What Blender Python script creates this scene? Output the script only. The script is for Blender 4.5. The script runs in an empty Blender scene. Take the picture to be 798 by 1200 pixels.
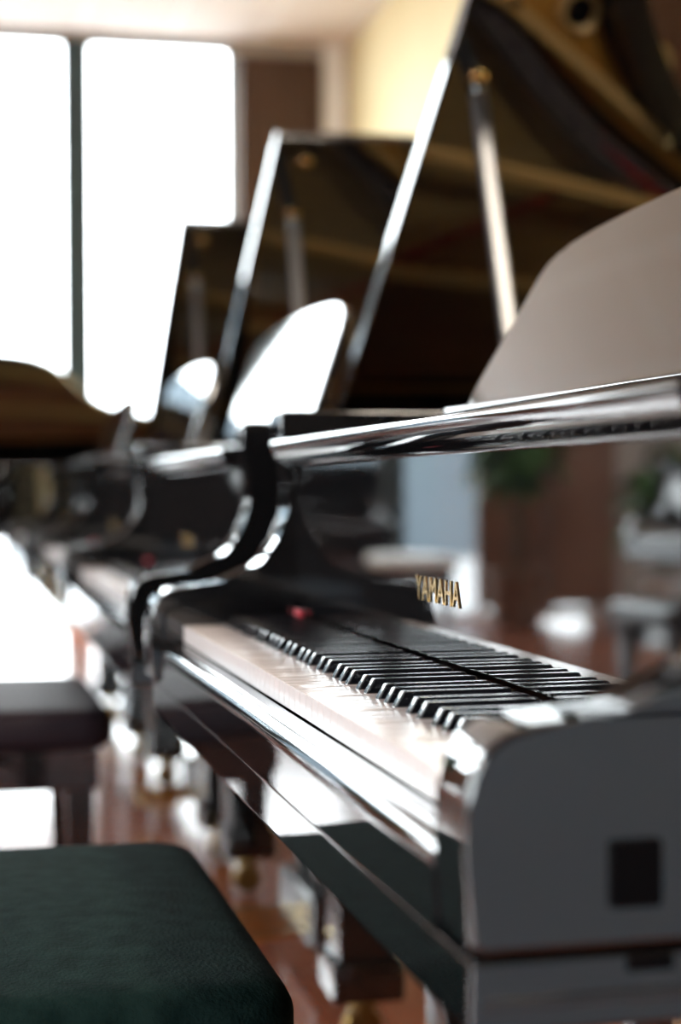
import bpy, bmesh, math, random
from mathutils import Vector, Matrix
random.seed(7)
C = bpy.context.scene.collection
R = math.radians
KZ = 0.735                      # white key tops above the floor

# ------------------------------------------------------------------ materials
def new_mat(name):
    m = bpy.data.materials.new(name); m.use_nodes = True
    return m, m.node_tree, m.node_tree.nodes['Principled BSDF']
def mat(name, col, rough=.5, metal=0, ior=1.5, coat=0, sheen=0):
    m, nt, p = new_mat(name)
    p.inputs['Base Color'].default_value = (*col, 1); p.inputs['Roughness'].default_value = rough
    p.inputs['Metallic'].default_value = metal; p.inputs['IOR'].default_value = ior
    p.inputs['Coat Weight'].default_value = coat; p.inputs['Coat Roughness'].default_value = .03
    p.inputs['Sheen Weight'].default_value = sheen
    return m
def node(nt, t, **kw):
    n = nt.nodes.new(t)
    for k, v in kw.items(): setattr(n, k, v)
    return n
def noise_col(m, c1, c2, scale=8, stretch=(1, 1, 1), detail=4, lo=.35, hi=.65, bump=0, bscale=None):
    nt = m.node_tree; p = nt.nodes['Principled BSDF']
    tc = node(nt, 'ShaderNodeTexCoord'); mp = node(nt, 'ShaderNodeMapping'); mp.inputs['Scale'].default_value = stretch
    nz = node(nt, 'ShaderNodeTexNoise'); nz.inputs['Scale'].default_value = scale; nz.inputs['Detail'].default_value = detail
    rp = node(nt, 'ShaderNodeValToRGB'); rp.color_ramp.elements[0].position = lo; rp.color_ramp.elements[1].position = hi
    rp.color_ramp.elements[0].color = (*c1, 1); rp.color_ramp.elements[1].color = (*c2, 1)
    L = nt.links.new
    L(tc.outputs['Object'], mp.inputs['Vector']); L(mp.outputs['Vector'], nz.inputs['Vector'])
    L(nz.outputs['Fac'], rp.inputs['Fac']); L(rp.outputs['Color'], p.inputs['Base Color'])
    if bump:
        n2 = node(nt, 'ShaderNodeTexNoise'); n2.inputs['Scale'].default_value = bscale or scale; n2.inputs['Detail'].default_value = 3
        b = node(nt, 'ShaderNodeBump'); b.inputs['Strength'].default_value = bump; b.inputs['Distance'].default_value = .002
        L(tc.outputs['Object'], n2.inputs['Vector']); L(n2.outputs['Fac'], b.inputs['Height']); L(b.outputs['Normal'], p.inputs['Normal'])
    return m

M = {}
M['black'] = mat('black_polish', (.004, .004, .0045), .02, ior=1.95)
M['prop'] = mat('prop_lacquer', (.02, .02, .023), .38, ior=2.0)
M['desk'] = mat('desk_polish', (.006, .006, .0065), .03, ior=3.0)
M['satin'] = mat('black_satin', (.008, .008, .009), .3)
M['ivory'] = mat('white_key_acrylic', (.60, .545, .53), .16, ior=1.25)
M['ebony'] = mat('black_key_resin', (.006, .006, .008), .12, ior=1.7)
M['gold'] = noise_col(mat('gold_lacquer', (.6, .33, .08), .36, metal=.5), (.85, .42, .07), (.95, .52, .12), 3)
M['brass'] = mat('polished_brass', (.83, .60, .25), .2, metal=1)
M['dark_brass'] = mat('aged_brass', (.22, .14, .05), .35, metal=1)
M['steel'] = mat('steel_wire', (.55, .54, .53), .3, metal=1)
M['copper'] = mat('copper_winding', (.55, .22, .10), .35, metal=1)
M['bright_gold'] = mat('bright_gold_lacquer', (1.0, .70, .30), .3, metal=.15)
M['wool'] = noise_col(mat('grey_coil_felt', (.12, .11, .13), .8), (.05, .045, .055), (.2, .18, .2), 60)
M['red'] = mat('red_felt', (.45, .012, .03), .9, sheen=.3)
M['soundboard'] = noise_col(mat('spruce_soundboard', (.4, .26, .1), .35), (.42, .28, .10), (.55, .38, .15), 3, (14, 1, 1))
M['pale'] = mat('pale_key_block', (.62, .55, .48), .25)
M['rubber'] = mat('black_rubber', (.002, .002, .003), .8)
M['rubber'].node_tree.nodes['Principled BSDF'].inputs['Specular IOR Level'].default_value = .1
M['green'] = noise_col(mat('dark_green_velvet', (.01, .03, .028), .9), (.002, .0075, .007), (.008, .0195, .018), 40, detail=12, lo=.3, hi=.72, bump=1, bscale=260)
M['gloss_leather'] = mat('black_gloss_leather', (.01, .01, .011), .22, ior=1.6)
M['green'].node_tree.nodes['Principled BSDF'].inputs['Specular IOR Level'].default_value = .05
M['plum'] = mat('dark_plum_leather', (.014, .009, .013), .6)
M['plum'].node_tree.nodes['Principled BSDF'].inputs['Specular IOR Level'].default_value = .15
M['cream_cush'] = mat('cream_leather', (.75, .72, .68), .4)
M['cream'] = noise_col(mat('yellow_wall_paint', (.80, .66, .36), .6), (.79, .645, .345), (.82, .68, .38), 2)
M['white'] = mat('white_wall_paint', (.88, .87, .85), .7)
M['taupe'] = mat('taupe_wall_paint', (.38, .32, .27), .7)
M['coolgrey'] = mat('reflector_grey_paint', (.34, .45, .58), .7)
M['frame'] = mat('teal_grey_frame', (.02, .04, .043), .4)
M['leaf'] = noise_col(mat('green_leaf', (.04, .12, .02), .4), (.02, .06, .012), (.08, .18, .03), 14)
M['bark'] = mat('plant_stem', (.12, .07, .03), .8)
M['pot'] = mat('white_pot', (.7, .7, .68), .4)
M['clay'] = mat('brown_clay_pot', (.16, .07, .03), .6)
M['soil'] = mat('dark_soil', (.03, .02, .015), .95)
M['pave'] = noise_col(mat('pale_paving', (.3, .3, .3), .8), (.28, .28, .29), (.33, .33, .33), 1.2)
M['facade'] = mat('pale_blue_facade', (.08, .105, .125), .7)
M['diffuser'] = None

def wood_floor():
    m, nt, p = new_mat('red_brown_boards'); L = nt.links.new
    tc = node(nt, 'ShaderNodeTexCoord'); br = node(nt, 'ShaderNodeTexBrick')
    br.inputs['Scale'].default_value = 1; br.inputs['Brick Width'].default_value = 1.4; br.inputs['Row Height'].default_value = .11
    br.inputs['Mortar Size'].default_value = .0015; br.inputs['Bias'].default_value = 0
    br.inputs['Color1'].default_value = (.27, .080, .042, 1); br.inputs['Color2'].default_value = (.36, .115, .062, 1)
    br.inputs['Mortar'].default_value = (.10, .03, .015, 1)
    mp = node(nt, 'ShaderNodeMapping'); mp.inputs['Scale'].default_value = (1.5, 22, 1)
    nz = node(nt, 'ShaderNodeTexNoise'); nz.inputs['Scale'].default_value = 2; nz.inputs['Detail'].default_value = 6
    mx = node(nt, 'ShaderNodeMix', data_type='RGBA', blend_type='MULTIPLY'); mx.inputs[0].default_value = .6
    rp = node(nt, 'ShaderNodeValToRGB'); rp.color_ramp.elements[0].color = (.6, .6, .6, 1); rp.color_ramp.elements[1].color = (1.2, 1.15, 1.1, 1)
    L(tc.outputs['Object'], br.inputs['Vector']); L(tc.outputs['Object'], mp.inputs['Vector']); L(mp.outputs['Vector'], nz.inputs['Vector'])
    L(nz.outputs['Fac'], rp.inputs['Fac']); L(br.outputs['Color'], mx.inputs[6]); L(rp.outputs['Color'], mx.inputs[7])
    L(mx.outputs[2], p.inputs['Base Color'])
    p.inputs['Roughness'].default_value = .17; p.inputs['IOR'].default_value = 2.1
    return m
M['floor'] = wood_floor()
def ceiling_mat():
    m, nt, p = new_mat('white_ceiling_panels'); L = nt.links.new
    tc = node(nt, 'ShaderNodeTexCoord'); br = node(nt, 'ShaderNodeTexBrick'); br.offset = 0
    br.inputs['Scale'].default_value = 1; br.inputs['Brick Width'].default_value = 1.2; br.inputs['Row Height'].default_value = .6
    br.inputs['Mortar Size'].default_value = .02
    br.inputs['Color1'].default_value = (.82, .77, .73, 1); br.inputs['Color2'].default_value = (.84, .79, .75, 1); br.inputs['Mortar'].default_value = (.9, .88, .86, 1)
    L(tc.outputs['Object'], br.inputs['Vector']); L(br.outputs['Color'], p.inputs['Base Color']); p.inputs['Roughness'].default_value = .8
    return m
M['ceiling'] = ceiling_mat()
def stripe_wood(name, c1, c2):
    m = mat(name, c1, .45)
    return noise_col(m, c1, c2, 1.0, (20, 20, .3), 3, .3, .7)
M['brown'] = stripe_wood('dark_brown_ribbed_wood', (.045, .018, .007), (.085, .036, .015))
M['dark_wood'] = stripe_wood('very_dark_wood_panelling', (.018, .009, .005), (.034, .017, .009))
M['curtain'] = noise_col(mat('reddish_brown_wood', (.30, .10, .03), .5), (.14, .045, .011), (.20, .068, .018), 2, (1, 1, .2))
def glass_mat():
    m = bpy.data.materials.new('window_glass'); m.use_nodes = True; nt = m.node_tree
    nt.nodes.remove(nt.nodes['Principled BSDF']); out = nt.nodes['Material Output']
    t = node(nt, 'ShaderNodeBsdfTransparent'); t.inputs['Color'].default_value = (.97, .99, .99, 1)
    g = node(nt, 'ShaderNodeBsdfGlossy'); g.inputs['Roughness'].default_value = .01
    mx = node(nt, 'ShaderNodeMixShader'); mx.inputs[0].default_value = .05
    nt.links.new(t.outputs[0], mx.inputs[1]); nt.links.new(g.outputs[0], mx.inputs[2]); nt.links.new(mx.outputs[0], out.inputs[0])
    return m
M['glass'] = glass_mat()
def emit_mat(name, col, s):
    m, nt, p = new_mat(name)
    p.inputs['Base Color'].default_value = (.8, .8, .8, 1)
    p.inputs['Emission Color'].default_value = (*col, 1); p.inputs['Emission Strength'].default_value = s
    return m
M['fill_lamp'] = emit_mat('fill_lamp_diffuser', (1, .88, .74), 34)

# ------------------------------------------------------------------ mesh helpers
def B(): return bmesh.new()
def finish(bm, angle=35):
    bmesh.ops.recalc_face_normals(bm, faces=bm.faces)
    me = bpy.data.meshes.new('m'); bm.to_mesh(me); bm.free()
    for p in me.polygons: p.use_smooth = True
    me.set_sharp_from_angle(angle=R(angle))
    return me
def obj(name, bm, m, parent=None, angle=35, label=None, loc=None):
    me = finish(bm, angle) if isinstance(bm, bmesh.types.BMesh) else bm
    me.name = name
    if m and not me.materials: me.materials.append(m)
    o = bpy.data.objects.new(name, me); C.objects.link(o)
    if parent: o.parent = parent
    if loc: o.location = loc
    if label: o['label'] = label
    if len(me.polygons) < 3000:
        w = o.modifiers.new('normals', 'WEIGHTED_NORMAL'); w.keep_sharp = True; w.weight = 100
    return o
def box(bm, x0, x1, y0, y1, z0, z1, bev=0, seg=2):
    r = bmesh.ops.create_cube(bm, size=1)
    vs = r['verts']
    for v in vs: v.co = Vector(((x0+x1)/2 + v.co.x*(x1-x0), (y0+y1)/2 + v.co.y*(y1-y0), (z0+z1)/2 + v.co.z*(z1-z0)))
    if bev:
        es = list({e for v in vs for e in v.link_edges})
        bmesh.ops.bevel(bm, geom=es, offset=bev, segments=seg, profile=.5, affect='EDGES')
    return bm
def prism(bm, pts, axis, a, b, bev=0, seg=2):
    """closed outline pts (2D) swept along axis ('x': pts are (y,z); 'y': (x,z); 'z': (x,y))"""
    def P(p, t): return {'x': (t, p[0], p[1]), 'y': (p[0], t, p[1]), 'z': (p[0], p[1], t)}[axis]
    lo = [bm.verts.new(P(p, a)) for p in pts]; hi = [bm.verts.new(P(p, b)) for p in pts]
    n = len(pts)
    f0 = bm.faces.new(lo); f1 = bm.faces.new(hi[::-1])
    for i in range(n): bm.faces.new((lo[i], hi[i], hi[(i+1) % n], lo[(i+1) % n]))
    if bev:
        es = list(f0.edges) + list(f1.edges)
        bmesh.ops.bevel(bm, geom=es, offset=bev, segments=seg, profile=.5, affect='EDGES')
    return bm
def lathe(bm, prof, cx=0, cy=0, cz=0, n=24, axis='z'):
    rings = []
    for r, h in prof:
        ring = []
        for i in range(n):
            a = 2*math.pi*i/n; c, s = math.cos(a)*r, math.sin(a)*r
            p = {'z': (cx+c, cy+s, cz+h), 'x': (cx+h, cy+c, cz+s), 'y': (cx+c, cy+h, cz+s)}[axis]
            ring.append(bm.verts.new(p))
        rings.append(ring)
    for a, b in zip(rings, rings[1:]):
        for i in range(n): bm.faces.new((a[i], a[(i+1) % n], b[(i+1) % n], b[i]))
    bm.faces.new(rings[0][::-1]); bm.faces.new(rings[-1])
    return bm
def tube(bm, pts, r, n=8):
    pts = [Vector(p) for p in pts]; rings = []
    for i, p in enumerate(pts):
        d = (pts[min(i+1, len(pts)-1)] - pts[max(i-1, 0)]).normalized()
        u = d.cross(Vector((0, 0, 1)));
        if u.length < 1e-3: u = d.cross(Vector((1, 0, 0)))
        u.normalize(); w = d.cross(u)
        rings.append([bm.verts.new(p + (u*math.cos(2*math.pi*k/n) + w*math.sin(2*math.pi*k/n))*r) for k in range(n)])
    for a, b in zip(rings, rings[1:]):
        for i in range(n): bm.faces.new((a[i], a[(i+1) % n], b[(i+1) % n], b[i]))
    bm.faces.new(rings[0][::-1]); bm.faces.new(rings[-1])
    return bm
def beam(bm, p0, p1, w, t, bev=0):
    """bar of width w (horizontal) and thickness t between two points"""
    p0, p1 = Vector(p0), Vector(p1); d = (p1-p0); L = d.length; d.normalize()
    u = d.cross(Vector((0, 0, 1)))
    if u.length < 1e-3: u = Vector((0, 1, 0))
    u.normalize(); v = u.cross(d)
    r = bmesh.ops.create_cube(bm, size=1); vs = r['verts']
    for q in vs: q.co = p0 + d*(q.co.x+.5)*L + u*q.co.y*w + v*q.co.z*t
    if bev: bmesh.ops.bevel(bm, geom=list({e for q in vs for e in q.link_edges}), offset=bev, segments=2, profile=.5, affect='EDGES')
    return bm
def cushion(bm, cx, cy, z0, sx, sy, h, rad=.03, crown=.012, n=26, plan=.06):
    r = bmesh.ops.create_cube(bm, size=2)
    bmesh.ops.subdivide_edges(bm, edges=bm.edges[:], cuts=n, use_grid_fill=True)
    hx, hy, hz = sx/2, sy/2, h/2
    for v in bm.verts:
        p = Vector((v.co.x*hx, v.co.y*hy, v.co.z*hz))
        q = Vector((max(-hx+plan, min(hx-plan, p.x)), max(-hy+plan, min(hy-plan, p.y)), 0))
        d = Vector((p.x-q.x, p.y-q.y, 0)); k = max(abs(d.x), abs(d.y))
        if d.length > plan and d.length > 1e-9: d = d*(k/d.length)
        dd = d.length; e = d.normalized() if dd > 1e-9 else d
        over = max(0, dd-(plan-rad)); zin = max(-hz+rad, min(hz-rad, p.z)); dz = p.z-zin
        w = Vector((over, dz)); kk = max(over, abs(dz))
        if w.length > 1e-9 and w.length > rad: w = w*(rad/w.length)
        elif w.length > 1e-9 and over > 0 and dz: w = w*(kk/w.length)
        nd = min(dd, plan-rad)+w.x
        p = q + e*nd + Vector((0, 0, zin+w.y))
        if p.z > 0: p.z += crown*max(0, 1-(p.x/hx)**2)*max(0, 1-(p.y/hy)**2)
        v.co = p + Vector((cx, cy, z0+hz))
    return bm
def bez(p0, p1, p2, p3, n):
    out = []
    for i in range(n):
        t = i/n; a = (1-t)**3; b = 3*t*(1-t)**2; c = 3*t*t*(1-t); d = t**3
        out.append((a*p0[0]+b*p1[0]+c*p2[0]+d*p3[0], a*p0[1]+b*p1[1]+c*p2[1]+d*p3[1]))
    return out
def thing(name, label, cat, loc=(0, 0, 0), rz=0, group=None):
    o = bpy.data.objects.new(name, None); C.objects.link(o); o.location = loc; o.rotation_euler = (0, 0, rz)
    o['label'] = label; o['category'] = cat
    if group: o['group'] = group
    return o
def copy_tree(o, parent=None):
    c = o.copy(); C.objects.link(c)
    if parent: c.parent = parent
    for ch in list(o.children): copy_tree(ch, c)
    return c
def structure(name, bm, m, label, parent=None, angle=35):
    o = obj(name, bm, m, parent, angle)
    if not parent: o['kind'] = 'structure'; o['label'] = label
    return o

# ------------------------------------------------------------------ camera
yaw, pit, roll = .2278, .0134, -.0054
fw = Vector((-math.cos(yaw)*math.cos(pit), math.sin(yaw)*math.cos(pit), -math.sin(pit)))
rt = fw.cross(Vector((0, 0, 1))).normalized(); up = rt.cross(fw)
rt, up = rt*math.cos(roll)+up*math.sin(roll), up*math.cos(roll)-rt*math.sin(roll)
cam = bpy.data.cameras.new('camera'); co = bpy.data.objects.new('camera', cam); C.objects.link(co)
mw = Matrix((rt, up, -fw)).transposed().to_4x4(); mw.translation = Vector((.934, -.2945, .1725+KZ)); co.matrix_world = mw
cam.sensor_fit = 'VERTICAL'; cam.sensor_height = 36; cam.sensor_width = 24; cam.lens = 60
cam.dof.use_dof = True; cam.dof.focus_distance = 1.47; cam.dof.aperture_fstop = 2.8
cam.clip_start = .02; cam.clip_end = 200
bpy.context.scene.camera = co

# ------------------------------------------------------------------ the piano
XB, XT = -1.315, .080            # outer faces of the case, bass and treble
OX, OY = .6125, -.95            # the root stands at the middle of the case
ox = (OX, OY, 0)
XH = -1.335                     # hinge line of the lid
HZ = KZ+.275                    # top of the rim
LT = .024                       # lid thickness

def case_outline(g=0.0):
    """plan of the case behind the arms, clockwise from the treble front; g grows it outward"""
    xt, xb, ye = XT+g, XB-g, 1.95+g
    pts = [(xt, .80)]
    pts += bez((xt, .85), (xt, 1.22), (-.44+g, 1.16), (-.60+g, 1.50), 14)
    pts += bez((-.60+g, 1.50), (-.71+g, 1.76), (-.80+g, ye), (-1.02, ye), 10)
    pts += bez((-1.02, ye), (-1.24, ye), (xb, 1.90), (xb, 1.66), 10)
    pts += [(xb, 1.66), (xb, 1.2), (xb, .80)]
    return pts
def inset(pts, d):
    out = []
    n = len(pts)
    for i, p in enumerate(pts):
        a = Vector(pts[i-1] if i else (p[0], p[1]-.1)); b = Vector(pts[i+1] if i < n-1 else (p[0], p[1]-.1))
        t = (b-a).normalized(); nrm = Vector((-t.y, t.x))
        q = Vector(p) + nrm*d; out.append((q.x, q.y))
    return out

ARM = [(-.028, -.0740), (-.034, -.068), (-.036, -.02), (-.035, .005), (-.032, .022), (-.024, .036), (-.012, .044), (.004, .048),
       (.03, .0495), (.055, .052), (.075, .057), (.095, .066), (.11, .077), (.124, .091), (.135, .107), (.143, .126), (.147, .15), (.147, .18),
       (.143, .207), (.138, .235), (.134, .255), (.134, .268), (.141, .275), (.26, .275), (.26, -.0740)]
OFFS = {1: .0206, 3: .0499, 6: .0905, 8: .1175, 10: .1445}
def white_key_mesh(l, r):
    """l, r: how far the neighbouring black keys cut into the left and right of the tail"""
    w = .0223; bm = B()
    pts = [(0, 0), (w, 0), (w, .0505), (w-r, .0505), (w-r, .149), (l, .149), (l, .0505), (0, .0505)]
    seen = []
    for p in pts:
        if not seen or (abs(p[0]-seen[-1][0]) > 1e-6 or abs(p[1]-seen[-1][1]) > 1e-6): seen.append(p)
    prism(bm, seen, 'z', KZ-.0215, KZ, .0009, 2)
    return finish(bm)
def black_key_mesh():
    bm = B(); w = .0057; t = .0046
    lo = [(-w, 0), (w, 0), (w, .098), (-w, .098)]
    hi = [(-t, .0075), (t, .0075), (t, .098), (-t, .098)]
    a = [bm.verts.new((x, y, KZ-.012)) for x, y in lo]; m_ = [bm.verts.new((x, y, KZ)) for x, y in lo]; b = [bm.verts.new((x, y, KZ+.0122)) for x, y in hi]
    bm.faces.new(a); bm.faces.new(b[::-1]); es = []
    for p, q in ((a, m_), (m_, b)):
        for i in range(4): bm.faces.new((p[i], q[i], q[(i+1) % 4], p[(i+1) % 4]))
    es = [e for e in bm.edges if all(v in b for v in e.verts) or (sum(v in b for v in e.verts) == 1)]
    bmesh.ops.bevel(bm, geom=es, offset=.0016, segments=3, profile=.5, affect='EDGES')
    return finish(bm, 50)

def build_keys(root):
    cache = {}
    bk = black_key_mesh(); bk.materials.append(M['ebony'])
    W = .0235
    blacks = []
    for k in range(88):          # 0 = A0
        semi = (k+9) % 12; octv = (k+9)//12
        base = -W-.1645*(8-octv)
        if semi in OFFS: blacks.append((k, base+OFFS[semi]))
    bx = [b for _, b in blacks]
    for i in range(52):
        x0 = -W*52+W*i+.0006; w = .0223
        l = max([b+.0075-x0 for b in bx if b < x0+.0115 and b+.0075 > x0] + [0]); r = max([x0+w-(b-.0075) for b in bx if b > x0+.0115 and b-.0075 < x0+w] + [0])
        key = (round(l, 4), round(r, 4))
        if key not in cache:
            cache[key] = white_key_mesh(*key); cache[key].materials.append(M['ivory'])
        obj('white_key', cache[key], None, root, loc=(OX+x0, OY, 0))
    for k, b in blacks:
        obj('black_key', bk, None, root, loc=(OX+b, OY+.0505, 0))

def build_piano(label, theta=R(33.1), lean=R(18), keys=True, lf=.592, py=.66):
    root = thing('grand_piano', label, 'piano')
    P = lambda name, bm, m, par=root, angle=35, label=None: obj(name, bm, m, par, angle, label, ox if par is root else None)
    # case: one bent rim, arms, key bed
    out = case_outline(); inn = inset(out, .07); bm = B()
    ring = out + inn[::-1]
    lo = [bm.verts.new((x, y, KZ-.035)) for x, y in out]; li = [bm.verts.new((x, y, KZ-.035)) for x, y in inn]
    ho = [bm.verts.new((x, y, HZ)) for x, y in out]; hi = [bm.verts.new((x, y, HZ)) for x, y in inn]
    n = len(out)
    for i in range(n-1):
        bm.faces.new((lo[i], lo[i+1], ho[i+1], ho[i])); bm.faces.new((li[i], hi[i], hi[i+1], li[i+1]))
        bm.faces.new((ho[i], ho[i+1], hi[i+1], hi[i])); bm.faces.new((lo[i], li[i], li[i+1], lo[i+1]))
    for i in (0, n-1): bm.faces.new((lo[i], ho[i], hi[i], li[i]))
    es = [e for e in bm.edges if all(abs(v.co.z-HZ) < 1e-6 for v in e.verts) and len([f for f in e.link_faces if abs(f.normal.z) < .5 or True]) == 2 and any(f.calc_center_median().z < HZ-.01 for f in e.link_faces)]
    bmesh.ops.bevel(bm, geom=es, offset=.004, segments=2, profile=.5, affect='EDGES')
    P('rim', bm, M['black'])
    # the two straight front sides of the case, arm and side in one
    prof = [(y, KZ+z) for y, z in ARM]
    side = prof[:-2] + [(.802, KZ+.275), (.802, KZ-.0740)]
    for x0, x1 in ((XB, -1.245), (.02, XT)):
        if x0 < -1: x0 = XB
        sh = .006 if x0 > -1 else -.004
        bm = B(); prism(bm, [(y+sh if y < .2 else y, z) for y, z in side], 'x', x0, x1, .004, 3); P('arm', bm, M['black'])
    bm = B(); box(bm, XB, XT, -.028, .8, KZ-.118, KZ-.0760, .004); kbd = P('key_bed', bm, M['black'])
    for x0, x1 in ((XT-.001, XT+.0022), (XB-.0022, XB+.001)):
        bm = B(); box(bm, x0, x1, -.020, .78, KZ-.1025, KZ-.0970, .0012, 3); obj('bead', bm, M['black'], kbd)
    # key slip with a rounded top edge
    sl = [(-.030, -.0755), (-.031, -.040), (-.0305, -.0340), (-.0285, -.0285), (-.025, -.0250), (-.0205, -.0236), (-.017, -.0240), (-.0158, -.0262), (-.0148, -.0240), (-.013, -.0228), (-.002, -.0226), (-.0015, -.0755)]
    bm = B(); prism(bm, [(y, KZ+z) for y, z in sl], 'x', -1.2445, .0195); P('key_slip', bm, M['black'], angle=50)
    if keys: build_keys(root)
    # key blocks at both ends of the keyboard
    for x0, x1, nm in ((-1.2440, -1.2235, 'bass'), (.0015, .0195, 'treble')):
        bm = B(); prism(bm, [(-.022, KZ-.022), (-.024, KZ+.012), (-.018, KZ+.02), (.03, KZ+.03), (.145, KZ+.03), (.145, KZ-.022)], 'x', x0, x1, .002)
        kb = P('key_block', bm, M['black'] if nm == 'bass' else M['pale'], label=None if nm == 'bass' else 'pale key block with a screw')
        if nm == 'treble':
            bm = B(); lathe(bm, [(.003, -.003), (.003, .0012), (.002, .002)], .0105, .006, KZ+.0262, 12); obj('screw', bm, M['brass'], kb)
    # key blocks under the arms close the gap: felt strip of red at the bass end
    bm = B(); box(bm, -1.2235, -1.186, .143, .149, KZ+.0095, KZ+.019, .002); P('felt_strip', bm, M['red'])
    # fallboard standing open, with its rounded lip folded over the top
    bm = B(); box(bm, -1.2445, .0195, .150, .172, KZ+.014, KZ+.206, .002); fb = P('fallboard', bm, M['black'])
    lip = [(.124, .236)] + [(.1235-.0065*math.sin(a), .2300+.0060*math.cos(a)) for a in [math.pi*k/12 for k in range(0, 7)]]
    lip += [(.1175, .2265), (.1198, .2215), (.1228, .2165), (.1268, .2115), (.132, .2072), (.139, .204), (.148, .203), (.178, .203), (.180, .206), (.180, .234), (.178, .236)]
    bm = B(); prism(bm, [(y, KZ+z) for y, z in lip], 'x', -1.2445, .0195, .001); obj('lip', bm, M['black'], fb, 50)
    # brass letters on the fallboard
    cu = bpy.data.curves.new('logo', 'FONT'); cu.body = 'YAMAHA'; cu.size = .034; cu.align_x = 'CENTER'; cu.extrude = .0006; cu.space_character = 1.05
    to = bpy.data.objects.new('logo', cu); C.objects.link(to)
    dg = bpy.context.evaluated_depsgraph_get(); me = bpy.data.meshes.new_from_object(to.evaluated_get(dg)); bpy.data.objects.remove(to)
    me.transform(Matrix.Translation((-.586, .1494, KZ+.066)) @ Matrix.Rotation(math.pi/2, 4, 'X')); me.materials.clear(); me.materials.append(M['brass'])
    lg = obj('logo', me, None, fb, label='brass letters spelling the maker')
    # music shelf behind the fallboard, desk on it
    bm = B(); box(bm, -1.165, -.055, .275, .56, KZ+.222, KZ+.245, .004); P('music_shelf', bm, M['black'])
    dk = [(-1.03, 0), (-.17, 0), (-.162, .06), (-.152, .200), (-.157, .223), (-.185, .237)]
    dk += [(-.6+.415*math.cos(a), .237+.032*math.sin(a)) for a in [math.pi*k/18 for k in range(1, 18)]]
    dk += [(-1.015, .237), (-1.040, .229), (-1.046, .210), (-1.038, .06)]
    bm = B(); prism(bm, dk, 'y', -.009, .009, .003)
    d = P('music_desk', bm, M['desk']); d.location = (OX, OY+(.313 if lean > R(25) else .294), KZ+.2475); d.rotation_euler = (-lean, 0, 0)
    bm = B(); box(bm, -1.03, -.17, -.03, -.0095, .001, .007, .002); obj('ledge', bm, M['black'], d)
    # inside: soundboard, gold plate with holes and struts, strings, bridge
    inner = inset(out, .071)
    bm = B(); prism(bm, inner + [(XB+.071, .3), (XT-.071, .3)], 'z', KZ+.05, KZ+.06); P('soundboard', bm, M['soundboard'])
    zp = KZ+.135
    bm = B(); box(bm, XB+.075, XT-.075, .30, .66, zp, zp+.03, .006); pl = P('iron_plate', bm, M['gold'])
    pin_bm = B()
    # web that follows the curved treble side
    web_in = [(-.02, .66), (-.16, .76), (-.30, .92), (-.44, 1.07), (-.58, 1.25), (-.68, 1.40), (-.80, 1.60), (-.98, 1.75), (-1.17, 1.74), (-1.24, 1.55), (-1.25, 1.2), (-1.25, .66)]
    web_out = [(x, y) for x, y in inset(out, .08)]
    bm = B()
    def at(path, t):
        L = [0]
        for a, b in zip(path, path[1:]): L.append(L[-1]+math.hypot(b[0]-a[0], b[1]-a[1]))
        s = t*L[-1]
        for i in range(len(path)-1):
            if s <= L[i+1] or i == len(path)-2:
                f = (s-L[i])/max(1e-9, L[i+1]-L[i]); return (path[i][0]+(path[i+1][0]-path[i][0])*f, path[i][1]+(path[i+1][1]-path[i][1])*f)
    # match points by angle about a centre so that the web stays even
    N = 48; prev = None; first = None
    wo = [(XT-.08, .66)] + web_out + [(XB+.08, .66)]
    for k in range(N+1):
        a = at(web_in, k/N); b = at(wo, k/N)
        r4 = [bm.verts.new((a[0], a[1], zp+.002)), bm.verts.new((b[0], b[1], zp+.002)), bm.verts.new((b[0], b[1], zp+.022)), bm.verts.new((a[0], a[1], zp+.022))]
        if prev:
            for i in range(4): bm.faces.new((prev[i], prev[(i+1) % 4], r4[(i+1) % 4], r4[i]))
        else: bm.faces.new(r4)
        prev = r4
    bm.faces.new(prev[::-1]); obj('plate_web', bm, M['gold'], pl)
    for hx, hy, hr in ((-.19, .93, .040), (-.325, 1.112, .036), (-.436, 1.305, .036), (-.56, 1.50, .034), (-.70, 1.70, .032), (-.08, .80, .030)):
        bm = B(); lathe(bm, [(hr+.018, 0), (hr+.018, .010), (hr+.008, .022), (hr-.001, .018), (hr-.002, .002), (hr-.003, .0015)], hx, hy, zp+.021, 28); h = obj('hole_ring', bm, M['bright_gold'], pl)
        bm = B(); lathe(bm, [(hr-.001, 0), (hr-.001, .004)], hx, hy, zp+.0205, 24); obj('hole', bm, M['rubber'], h, label='dark disc for the shade in a sound hole')  # black disc on the plate stands for the shade inside the hole
    for a, b in (((-.20, .62), (-.31, .945)), ((-.315, .94), (-.603, 1.36)), ((-.62, .62), (-.80, 1.60)), ((-.92, .62), (-1.02, 1.76))):
        bm = B(); beam(bm, (*a, zp+.062), (*b, zp+.062), .020, .03, .006); obj('strut', bm, M['bright_gold'], pl)
    for bx_, by_ in ((-.312, .942), (-.605, 1.362), (-.80, 1.60), (-.38, 1.02), (-.52, 1.26), (-.15, .86)):
        bm = B(); lathe(bm, [(.014, 0), (.014, .012), (.008, .02)], bx_, by_, zp+.07 if (bx_, by_) in ((-.312, .942), (-.605, 1.362), (-.80, 1.60)) else zp+.021, 14); obj('bolt', bm, M['brass'], pl)
    # bridge and the coiled string tails along it, a red felt strip beside
    path = [(-.18, .70), (-.345, .886), (-.526, 1.063), (-.649, 1.207), (-.765, 1.389), (-.86, 1.55)]
    bm = B(); tube(bm, [(x, y, zp+.012) for x, y in path], .024, 10); P('bridge', bm, M['wool'])
    bm = B(); tube(bm, [(x+.05, y-.012, zp+.03) for x, y in path], .013, 8); P('string_tails', bm, M['wool'])
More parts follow.
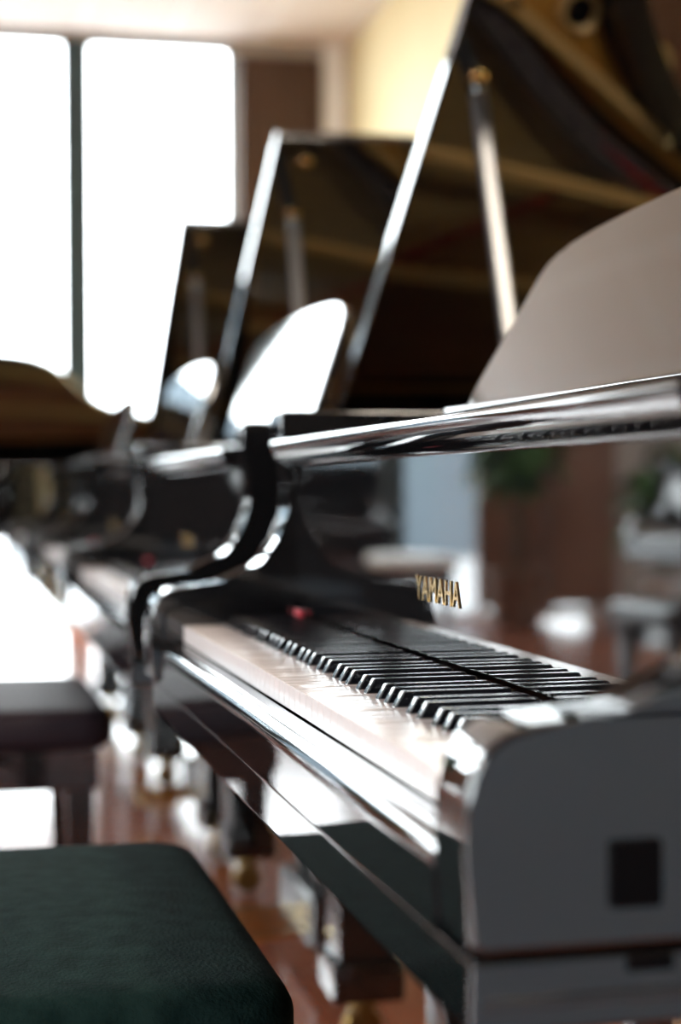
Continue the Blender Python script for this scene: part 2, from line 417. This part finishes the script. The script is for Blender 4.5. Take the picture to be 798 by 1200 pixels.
    bm = B(); prism(bm, [(-.585, 1.165), (-.555, 1.15), (-.70, 1.36), (-.765, 1.47), (-.80, 1.46), (-.735, 1.35)], 'z', zp+.024, zp+.040, .003); P('plate_felt', bm, M['red'])
    bm = B(); beam(bm, (-.95, .665, zp+.034), (-.74, 1.12, zp+.034), .022, .008); P('string_felt', bm, M['red'])
    bm = B(); box(bm, -1.22, -.02, .585, .625, zp+.04, zp+.10, .004); P('damper_rail', bm, M['satin'])
    bm = B()
    for i in range(60):
        t = i/59; x0 = -.06-t*.78; a = (x0, .60, zp+.05)
        e = at(path, .02+.94*t); b = (e[0], e[1], zp+.04); tube(bm, [a, b], .0011, 4)
    so = P('treble_strings', bm, M['steel']); so['kind'] = 'stuff'
    bm = B()
    for i in range(26):
        t = i/25; a = (-1.20+t*.33, .60, zp+.062); b = (-.88-.30*(1-t)*.9+.0, 1.70-.10*t, zp+.06)
        tube(bm, [a, (b[0]+(.2)*(t), b[1]-.25*t, b[2])], .0028, 5)
    so = P('bass_strings', bm, M['copper']); so['kind'] = 'stuff'
    # lid on its long hinge, front flap folded back on top of it
    g = .012; k = 1.455/(XT+g-XH); lid_o = [(max(-.004, (x-XH)*k), y) for x, y in case_outline(g)]
    lid_o = [(1.455, lf)] + lid_o[1:] + [(-.004, lf)]
    bm = B(); prism(bm, lid_o, 'z', 0, LT, .005, 3)
    lid = P('lid', bm, M['black']); lid.location = (OX+XH, OY, HZ+.004); lid.rotation_euler = (0, -theta, 0)
    bm = B(); box(bm, -.003, 1.395, lf+.004, .94, LT+.001, LT+.02, .004); obj('front_flap', bm, M['black'], lid)
    bm = B(); tube(bm, [(0, .61, -.003), (0, 1.66, -.003)], .005, 8); obj('hinge', bm, M['brass'], lid)
    # prop from the treble rim to the lid
    sl_ = 1.145 if theta > R(18) else 1.30
    top = Vector((XH+math.cos(theta)*sl_, py, HZ+.004+math.sin(theta)*sl_-.004))
    foot = Vector((-.03, py-.028, KZ+.19))
    bm = B(); beam(bm, foot, foot+(top-foot)*.30, .030, .026, .004); pr = P('prop_stick', bm, M['prop'])
    bm = B(); beam(bm, foot+(top-foot)*.29, top, .022, .020, .004); obj('upper_prop', bm, M['prop'], pr)
    bm = B(); lathe(bm, [(.016, -.006), (.016, .006), (.010, .010)], top.x, top.y, top.z, 14); obj('prop_cup', bm, M['black'], pr)
    for q in (1.172, 1.372):
        bm = B(); lathe(bm, [(.017, 0), (.017, -.004), (.013, -.008), (.006, -.010), (.002, -.0105)], q, py-.006, 0, 20); obj('prop_socket', bm, M['brass'], lid)
    # legs with brass casters
    for lx, ly in ((-.075, .36), (-1.16, .36), (-.98, 1.72)):
        bm = B(); zt = KZ-.1185 if ly < 1 else KZ-.036
        box(bm, lx-.062, lx+.062, ly-.062, ly+.062, zt-.10, zt, .006)
        box(bm, lx-.048, lx+.048, ly-.048, ly+.048, .15, zt-.098, .005)
        box(bm, lx-.060, lx+.060, ly-.060, ly+.060, .085, .155, .010)
        lg_ = P('leg', bm, M['black'])
        bm = B(); lathe(bm, [(.030, 0), (.034, .006), (.034, .022), (.03, .028)], lx-.014, ly, .034, 20, 'x'); box(bm, lx-.024, lx+.024, ly-.012, ly+.012, .05, .09, .003); lathe(bm, [(.028, .07), (.028, .0865)], lx, ly, 0, 18)
        obj('caster', bm, M['dark_brass'], lg_)
    # pedal lyre
    lx, ly = -.612, .40
    bm = B(); box(bm, lx-.15, lx+.15, ly-.05, ly+.05, KZ-.13, KZ-.1185, .004); ly_top = P('lyre', bm, M['black'])
    for s_ in (-1, 1):
        bm = B(); box(bm, lx+s_*.075-.02, lx+s_*.075+.02, ly-.02, ly+.02, .15, KZ-.129, .004); obj('lyre_post', bm, M['black'], ly_top)
    bm = B(); box(bm, lx-.15, lx+.15, ly-.045, ly+.045, .05, .155, .014, 3); obj('pedal_box', bm, M['black'], ly_top)
    for k in (-1, 0, 1):
        bm = B(); prism(bm, [(-.19, .058), (-.185, .072), (-.14, .075), (-.04, .082), (-.04, .070), (-.14, .062)], 'x', lx+k*.085-.014, lx+k*.085+.014, .004)
        for v in bm.verts: v.co.y += ly
        obj('pedal', bm, M['brass'], ly_top)
    bm = B(); beam(bm, (lx, ly+.04, .10), (lx, .78, KZ-.105), .014, .014, .003); obj('lyre_brace', bm, M['brass'], ly_top)
    return root

def place(root, dx, dy, rz=0):
    c = Vector((dx-OX, dy-OY, 0)); root.location = c; root.rotation_euler = (0, 0, rz)

p1 = build_piano('black grand piano whose open keyboard with gold letters comes closest, beside the green bench', lean=R(31.5))
# plate and slot on the outer face of the near arm
bm = B(); box(bm, XT-.001, XT+.004, .050, .0795, KZ-.0525, KZ-.016, .002); obj('lock_plate', bm, M['rubber'], p1, loc=ox, label='small square black plate on the arm')
bm = B(); box(bm, XT-.001, XT+.0015, .060, .0865, KZ-.087, KZ-.079, .0005); obj('slot', bm, M['rubber'], p1, loc=ox)
p2 = copy_tree(p1)
for ch in list(p2.children):
    if ch.name.startswith(('lock_plate', 'slot')): bpy.data.objects.remove(ch)
for ch in p2.children:
    if ch.name.startswith('music_desk'): ch.rotation_euler = (R(-18), 0, 0); ch.location.y -= .019
def slide_desk(p, dy):
    for ch in p.children:
        if ch.name.startswith('music_desk'): ch.location.y += dy
place(p1, 0, 0)
place(p2, -1.68, 0)
p3 = build_piano('', theta=R(31.7), lf=.512, py=.605); place(p3, -3.12, 0); slide_desk(p3, .0)
p4 = build_piano('', theta=R(33.6), lf=.512, py=.605); place(p4, -4.74, -.02)
p2['label'] = 'second black grand piano along the row, its raised lid reflecting the gold plate'
p3['label'] = 'third black grand piano along the row, lid up, two brass glints in it'
p4['label'] = 'fourth black grand piano along the row, raised lid dark against the window'
p5 = build_piano('', theta=R(19), lf=.512, py=.605); place(p5, -6.62, -.92)
p5['label'] = 'last black grand piano by the window, standing forward of the row'
p6 = copy_tree(p2); place(p6, -4.95-1.225, -2.55, math.pi)
p6.location = (-4.95, -2.16-.95, 0)
p6['label'] = 'black grand piano facing the row from across the aisle, seen mirrored in the fallboard'
for p in (p1, p2, p3, p4, p5, p6): p['group'] = 'grand pianos in the showroom'

# ------------------------------------------------------------------ benches
def bench(label, cx, cy, sx, sy, h, cmat, rz=0, th=.085):
    t = thing('piano_bench', label, 'bench', (cx, cy, 0), rz, 'piano benches')
    bm = B(); cushion(bm, 0, 0, h-th, sx, sy, th-.008, .032, .010); obj('cushion', bm, cmat, t, 60)
    bm = B(); box(bm, -sx/2+.03, sx/2-.03, -sy/2+.03, sy/2-.03, h-th-.075, h-th+.004, .005); obj('apron', bm, M['black'], t)
    for i in (-1, 1):
        for j in (-1, 1):
            x, y = i*(sx/2-.065), j*(sy/2-.065)
            bm = B(); r = .026; q = .017
            v0 = [bm.verts.new((x+a*r, y+b*r, h-th-.07)) for a, b in ((-1, -1), (1, -1), (1, 1), (-1, 1))]
            v1 = [bm.verts.new((x+a*q, y+b*q, 0)) for a, b in ((-1, -1), (1, -1), (1, 1), (-1, 1))]
            bm.faces.new(v0); bm.faces.new(v1[::-1])
            for k in range(4): bm.faces.new((v0[k], v1[k], v1[(k+1) % 4], v0[(k+1) % 4]))
            bmesh.ops.bevel(bm, geom=bm.edges[:], offset=.004, segments=2, affect='EDGES')
            obj('leg', bm, M['black'], t)
    for i in (-1, 1):
        bm = B(); lathe(bm, [(.008, 0), (.008, .02), (.024, .024), (.026, .036), (.022, .044)], (sx/2-.03) if i > 0 else -(sx/2-.03)-.044, 0, h-th-.035, 18, 'x')
        if i < 0:
            for v in bm.verts: v.co.x = -(sx/2-.03) - (v.co.x + (sx/2-.03)+.044)
        obj('knob', bm, M['black'], t)
    return t
bench('dark green velvet piano bench pushed under the nearest keyboard', -.790, -.203, .66, .40, .496, M['green'])
bench('dark plum piano bench in front of the second piano', -2.60, -.195, .66, .42, .503, M['plum'])
bench('black leather piano bench in front of the third piano', -4.12, -.36, .60, .38, .48, M['plum'])
bench('cream cushioned bench standing near the window wall', -7.95, -1.85, .62, .38, .56, M['cream_cush'])
bench('black bench by the piano across the aisle', -4.72, -1.96, .62, .34, .50, M['gloss_leather'])

# ------------------------------------------------------------------ unseen cabinet, added so the near piano's side reflects pale grey
t = thing('reflector_cabinet', 'added low grey cabinet, unseen, greying the reflection in the nearest piano side', 'cabinet', (1.62, .18, 0))
bm = B(); box(bm, -.20, .20, -.75, .75, .06, .60, .004); obj('body', bm, M['coolgrey'], t)
bm = B(); box(bm, -.18, .18, -.72, .72, 0, .06, .002); obj('plinth', bm, M['satin'], t)
bm = B(); box(bm, -.225, .21, -.76, .76, .60, .622, .004); obj('top', bm, M['coolgrey'], t)
for a, b in ((-.745, -.004), (.004, .745)):
    bm = B(); box(bm, -.219, -.2005, a, b, .07, .595, .003); dr = obj('door', bm, M['coolgrey'], t)
    yk = b-.05 if a < -.5 else a+.05
    bm = B(); tube(bm, [(-.220, yk, .50), (-.245, yk, .49), (-.245, yk, .42), (-.220, yk, .41)], .005, 8); obj('handle', bm, M['steel'], dr)

# ------------------------------------------------------------------ upright piano by the window, seen mirrored in the fallboard
t = thing('upright_piano', 'black upright piano with its back to the window wall', 'piano', (-9.75, -1.40, 0))
bm = B(); box(bm, -.30, .05, -.74, .74, .03, 1.06, .006); obj('case', bm, M['black'], t)
bm = B(); box(bm, -.31, .09, -.76, .76, 1.062, 1.09, .006); obj('top', bm, M['black'], t)
bm = B(); box(bm, .052, .36, -.74, .74, .60, .66, .006); obj('key_bed', bm, M['black'], t)
for y in (-.70, .70):
    bm = B(); prism(bm, [(.052, .661), (.37, .661), (.37, .70), (.33, .72), (.20, .73), (.12, .78), (.08, .86), (.052, .88)], 'y', y-.035, y+.035, .004); obj('arm', bm, M['black'], t)
    bm = B(); box(bm, .27, .34, y-.035, y+.035, .06, .599, .005); obj('leg', bm, M['black'], t)
    bm = B(); box(bm, .052, .38, y-.04, y+.04, .0, .059, .005); obj('toe_block', bm, M['black'], t)
bm = B(); prism(bm, [(.09, .661), (.34, .661), (.345, .70), (.30, .725), (.09, .745)], 'y', -.66, .66, .004); obj('key_lid', bm, M['black'], t)
bm = B(); box(bm, .055, .10, -.45, .45, .80, .815, .003); obj('music_ledge', bm, M['black'], t)
for k in (-1, 0, 1):
    bm = B(); box(bm, .051, .16, k*.08-.012, k*.08+.012, .08, .092, .004); obj('pedal', bm, M['brass'], t)

# ------------------------------------------------------------------ plants
def plant(label, x, y, hgt, n, pm):
    t = thing('potted_plant', label, 'plant', (x, y, 0), random.random()*6, 'potted plants by the partition')
    bm = B(); lathe(bm, [(.13, 0), (.15, .02), (.19, .34), (.20, .36), (.185, .37), (.175, .33)], n=28); obj('pot', bm, pm, t)
    bm = B(); lathe(bm, [(.165, .30), (.17, .325), (.10, .335)], n=24); obj('soil', bm, M['soil'], t)
    st = B(); lf = B()
    for k in range(9):
        a = random.random()*6.28; top = Vector((math.cos(a)*.32*random.random(), math.sin(a)*.32*random.random(), hgt*(.65+.35*random.random())))
        mid = Vector((top.x*.3, top.y*.3, .3+(top.z-.3)*.5)); tube(st, [(top.x*.1, top.y*.1, .32), mid, top], .009, 6)
        for q in range(n//9):
            f = .35+.65*random.random(); c = mid.lerp(top, f); b = random.random()*6.28; L = .16+.16*random.random(); w = .035+.03*random.random()
            d = Vector((math.cos(b), math.sin(b), .5-random.random())).normalized(); s_ = d.cross(Vector((0, 0, 1))).normalized(); prev = None
            for i in range(6):
                u = i/5; wid = w*math.sin(math.pi*min(.97, u*.93+.05)); c2 = c+d*(L*u)+Vector((0, 0, -.22*L*u*u*3)); nn = Vector((0, 0, .002))
                cur = [lf.verts.new(c2-s_*wid), lf.verts.new(c2-Vector((0, 0, wid*.3))), lf.verts.new(c2+s_*wid)]
                if prev:
                    lf.faces.new((prev[0], prev[1], cur[1], cur[0])); lf.faces.new((prev[1], prev[2], cur[2], cur[1]))
                prev = cur
    obj('stem', st, M['bark'], t); o = obj('foliage', lf, M['leaf'], t); o['kind'] = 'stuff'
    return t
plant('tall leafy potted plant in front of the brown partition', -9.7, -3.05, 1.75, 180, M['clay'])
plant('lower leafy potted plant beside the brown partition', -8.9, -3.75, 1.25, 140, M['pot'])

# ------------------------------------------------------------------ wooden partition
t = thing('room_partition', 'brown wooden room partition standing before the window wall', 'partition', (-10.15, -3.42, 0))
for a, b in ((-.50, -.005), (.005, .50)):
    bm = B(); box(bm, -.02, .02, a+.04, b-.04, .16, 1.42, .003); obj('panel', bm, M['curtain'], t)
    bm = B()
    for c, d, e, f in ((a, a+.042, .05, 1.48), (b-.042, b, .05, 1.48), (a+.04, b-.04, .10, .165), (a+.04, b-.04, 1.415, 1.48)): box(bm, -.028, .028, c, d, e, f, .003)
    obj('frame', bm, M['curtain'], t)
for y in (-.42, .42):
    bm = B(); box(bm, -.20, .20, y-.03, y+.03, 0, .052, .006); obj('foot', bm, M['curtain'], t)

# ------------------------------------------------------------------ the room
X0, X1, Y0, Y1, ZC = -10.5, 2.6, -6.2, 2.42, 3.95
def wall(name, label, axis, pos, th, a0, a1, holes, m):
    """wall in the plane axis=pos from a0 to a1, z 0..ZC, with rectangular openings (a, b, z0, z1)"""
    xs = sorted({a0, a1, *[h[0] for h in holes], *[h[1] for h in holes]}); zs = sorted({0, ZC, *[h[2] for h in holes], *[h[3] for h in holes]})
    bm = B(); V = {}
    def v(a, z, s):
        k = (round(a, 5), round(z, 5), s)
        if k not in V: V[k] = bm.verts.new((pos+s*th, a, z) if axis == 'x' else (a, pos+s*th, z))
        return V[k]
    cells = {}
    for i in range(len(xs)-1):
        for j in range(len(zs)-1):
            cx, cz = (xs[i]+xs[i+1])/2, (zs[j]+zs[j+1])/2
            cells[i, j] = not any(h[0] < cx < h[1] and h[2] < cz < h[3] for h in holes)
    for (i, j), ok in cells.items():
        if not ok: continue
        q = [(xs[i], zs[j]), (xs[i+1], zs[j]), (xs[i+1], zs[j+1]), (xs[i], zs[j+1])]
        bm.faces.new([v(*p, 0) for p in q]); bm.faces.new([v(*p, 1) for p in q[::-1]])
        for (di, dj), (a, b) in {(0, -1): (0, 1), (1, 0): (1, 2), (0, 1): (2, 3), (-1, 0): (3, 0)}.items():
            if not cells.get((i+di, j+dj), False): bm.faces.new((v(*q[a], 0), v(*q[a], 1), v(*q[b], 1), v(*q[b], 0)))
    return structure(name, bm, m, label)
def window(name, label, axis, pos, a0, a1, z0, z1, mull, trans, w=.05, th=.09, mw=.06):
    t = bpy.data.objects.new(name, None); C.objects.link(t); t['kind'] = 'structure'; t['label'] = label
    t.location = (pos, (a0+a1)/2, 0) if axis == 'x' else ((a0+a1)/2, pos, 0); am = (a0+a1)/2
    def bx(bm, a, b, c, d, h=th):
        if axis == 'x': box(bm, -h/2, h/2, a-am, b-am, c, d, .004, 1)
        else: box(bm, a-am, b-am, -h/2, h/2, c, d, .004, 1)
    for a, b, c, d in ((a0, a1, z0, z0+(.02 if z0 < .1 else w)), (a0, a1, z1-w*.6, z1), (a0, a0+w, z0, z1), (a1-w*.5, a1, z0, z1)):
        bm = B(); bx(bm, a, b, c, d); obj('window_frame', bm, M['frame'], t)
    for q in mull:
        bm = B(); bx(bm, q-mw/2, q+mw/2, z0, z1, th*.9); obj('mullion', bm, M['frame'], t)
    for q in trans:
        bm = B(); bx(bm, a0, a1, q-w/2, q+w/2, th*.8); obj('transom', bm, M['frame'], t)
    es = [a0]+list(mull)+[a1]
    for a, b in zip(es, es[1:]):
        bm = B()
        if axis == 'x': box(bm, -.003, .003, a-am+.01, b-am-.01, z0+.01, z1-.01)
        else: box(bm, a-am+.01, b-am-.01, -.003, .003, z0+.01, z1-.01)
        obj('pane', bm, M['glass'], t)
    return t
bm = B(); box(bm, X0-.3, X1+.3, Y0-.3, Y1+.3, -.12, 0); structure('floor', bm, M['floor'], 'glossy red-brown wooden floor')
bm = B(); box(bm, X0-.3, X1+.3, Y0-.3, Y1+.3, ZC, ZC+.15); structure('ceiling', bm, M['ceiling'], 'pale panelled ceiling')
wall('wall_west', 'end wall filled by the big window', 'x', X0, -.2, Y0, Y1, [(-3.95, 1.62, .012, 3.92)], M['taupe'])
wall('wall_north', 'yellow painted long wall behind the pianos', 'y', Y1, .2, X0, X1, [], M['cream'])
NW = [(-9.4, -5.6, 1.6, 3.6), (-4.7, -1.0, .5, 3.5)]  # unseen windows, added to brighten the keys and the ceiling
wall('wall_south', 'long wall with added windows opposite the pianos', 'y', Y0, -.2, X0, X1, NW, M['dark_wood'])
EW = [(-5.6, -2.2, .9, 3.3)]  # unseen window, added for more light from behind the camera
wall('wall_east', 'dark wood end wall behind the camera', 'x', X1, .2, Y0, Y1, EW, M['dark_wood'])
window('window_1', 'floor-to-ceiling window with slim dark mullions', 'x', X0-.1, -3.95, 1.62, .012, 3.92, (-3.45, -2.44, -1.44, -.43, .58), (), mw=.19)
for i, h in enumerate(NW):
    window('window_%d' % (i+2), ('added high side window, unseen, brightening the ceiling', 'added tall side window, unseen, brightening the keys')[i], 'y', Y0-.1, *h, ((h[0]+h[1])/2-.5, (h[0]+h[1])/2+.5), (2.4,))
window('window_4', 'added window in the end wall, unseen, for extra light', 'x', X1+.1, *EW[0], (-4.2, -2.9), ())
# brown ribbed wood panel between the window and the yellow wall
bm = B(); prof = [(1.64, X0+.005)]
y = 1.66
while y < 2.17:
    prof += [(y, X0+.045), (y+.032, X0+.045), (y+.036, X0+.030), (y+.050, X0+.030), (y+.054, X0+.045)]; y += .056
prof += [(y+.01, X0+.045), (y+.01, X0+.005)]
prism(bm, [(q, p) for p, q in prof], 'z', 0, 3.84); structure('trim_1', bm, M['brown'], 'dark brown ribbed wood panel beside the window')
bm = B(); box(bm, X0, X0+.03, 2.25, Y1-.02, 0, ZC); structure('trim_2', bm, M['white'], 'cream strip in the room corner')
bm = B(); box(bm, X0+.03, X1, Y1-.018, Y1, 0, .09, .003); structure('baseboard_north', bm, M['brown'], 'dark baseboard under the yellow wall')

# fill panels added out of view to brighten the gold plate and room
for i, (x, y) in enumerate([(x, y) for x in (-.2,) for y in (1.25, -5.2)]):
    t = thing('fill_light_panel', 'added square ceiling panel for fill light, out of view', 'fill_lamp', (x, y, ZC-.03), 0, 'added fill light panels')
    bm = B()
    for a, b, c, d in ((-.31, .31, -.31, -.28), (-.31, .31, .28, .31), (-.31, -.28, -.28, .28), (.28, .31, -.28, .28)): box(bm, a, b, c, d, 0, .03)
    obj('frame', bm, M['white'], t)
    bm = B(); box(bm, -.279, .279, -.279, .279, .008, .02); obj('diffuser', bm, M['fill_lamp'], t)

# ------------------------------------------------------------------ outside
bm = B(); box(bm, -80, 60, -80, 60, -.5, -.3); structure('ground_outside', bm, M['pave'], 'pale paving outside the windows')
bm = B(); box(bm, -34, -28, -9, -.9, -.3, 4.5)
box(bm, -27.98, -27.9, -8.5, -1.4, 3.4, 3.7); structure('building_outside', bm, M['facade'], 'pale building seen through the window')

# ------------------------------------------------------------------ light
w = bpy.data.worlds.new('sky'); bpy.context.scene.world = w; w.use_nodes = True
bg = w.node_tree.nodes['Background']; bg.inputs['Color'].default_value = (.93, .97, 1, 1); bg.inputs['Strength'].default_value = 5.0
def portal(x, y, z, sx, sy, rot):
    l = bpy.data.lights.new('window_portal', 'AREA'); l.shape = 'RECTANGLE'; l.size = sx; l.size_y = sy; l.cycles.is_portal = True
    o = bpy.data.objects.new('window_portal', l); C.objects.link(o); o.location = (x, y, z); o.rotation_euler = rot
portal(X0-.25, (-3.95+1.62)/2, 1.98, 5.57, 3.88, (R(90), 0, R(-90)))
for h in NW: portal((h[0]+h[1])/2, Y0-.25, (h[2]+h[3])/2, h[1]-h[0], h[3]-h[2], (R(90), 0, 0))
portal(X1+.25, -3.9, 2.1, 3.4, 2.4, (R(90), 0, R(90)))
sc = bpy.context.scene
sc.view_settings.view_transform = 'Standard'; sc.view_settings.look = 'None'; sc.view_settings.gamma = 1; sc.view_settings.use_curve_mapping = False
sc.view_settings.exposure = 1.75
sc.cycles.use_denoising = True; sc.cycles.max_bounces = 10; sc.cycles.diffuse_bounces = 5; sc.cycles.glossy_bounces = 6; sc.cycles.transparent_max_bounces = 12
sc.cycles.sample_clamp_indirect = 6; sc.cycles.caustics_reflective = False; sc.cycles.caustics_refractive = False
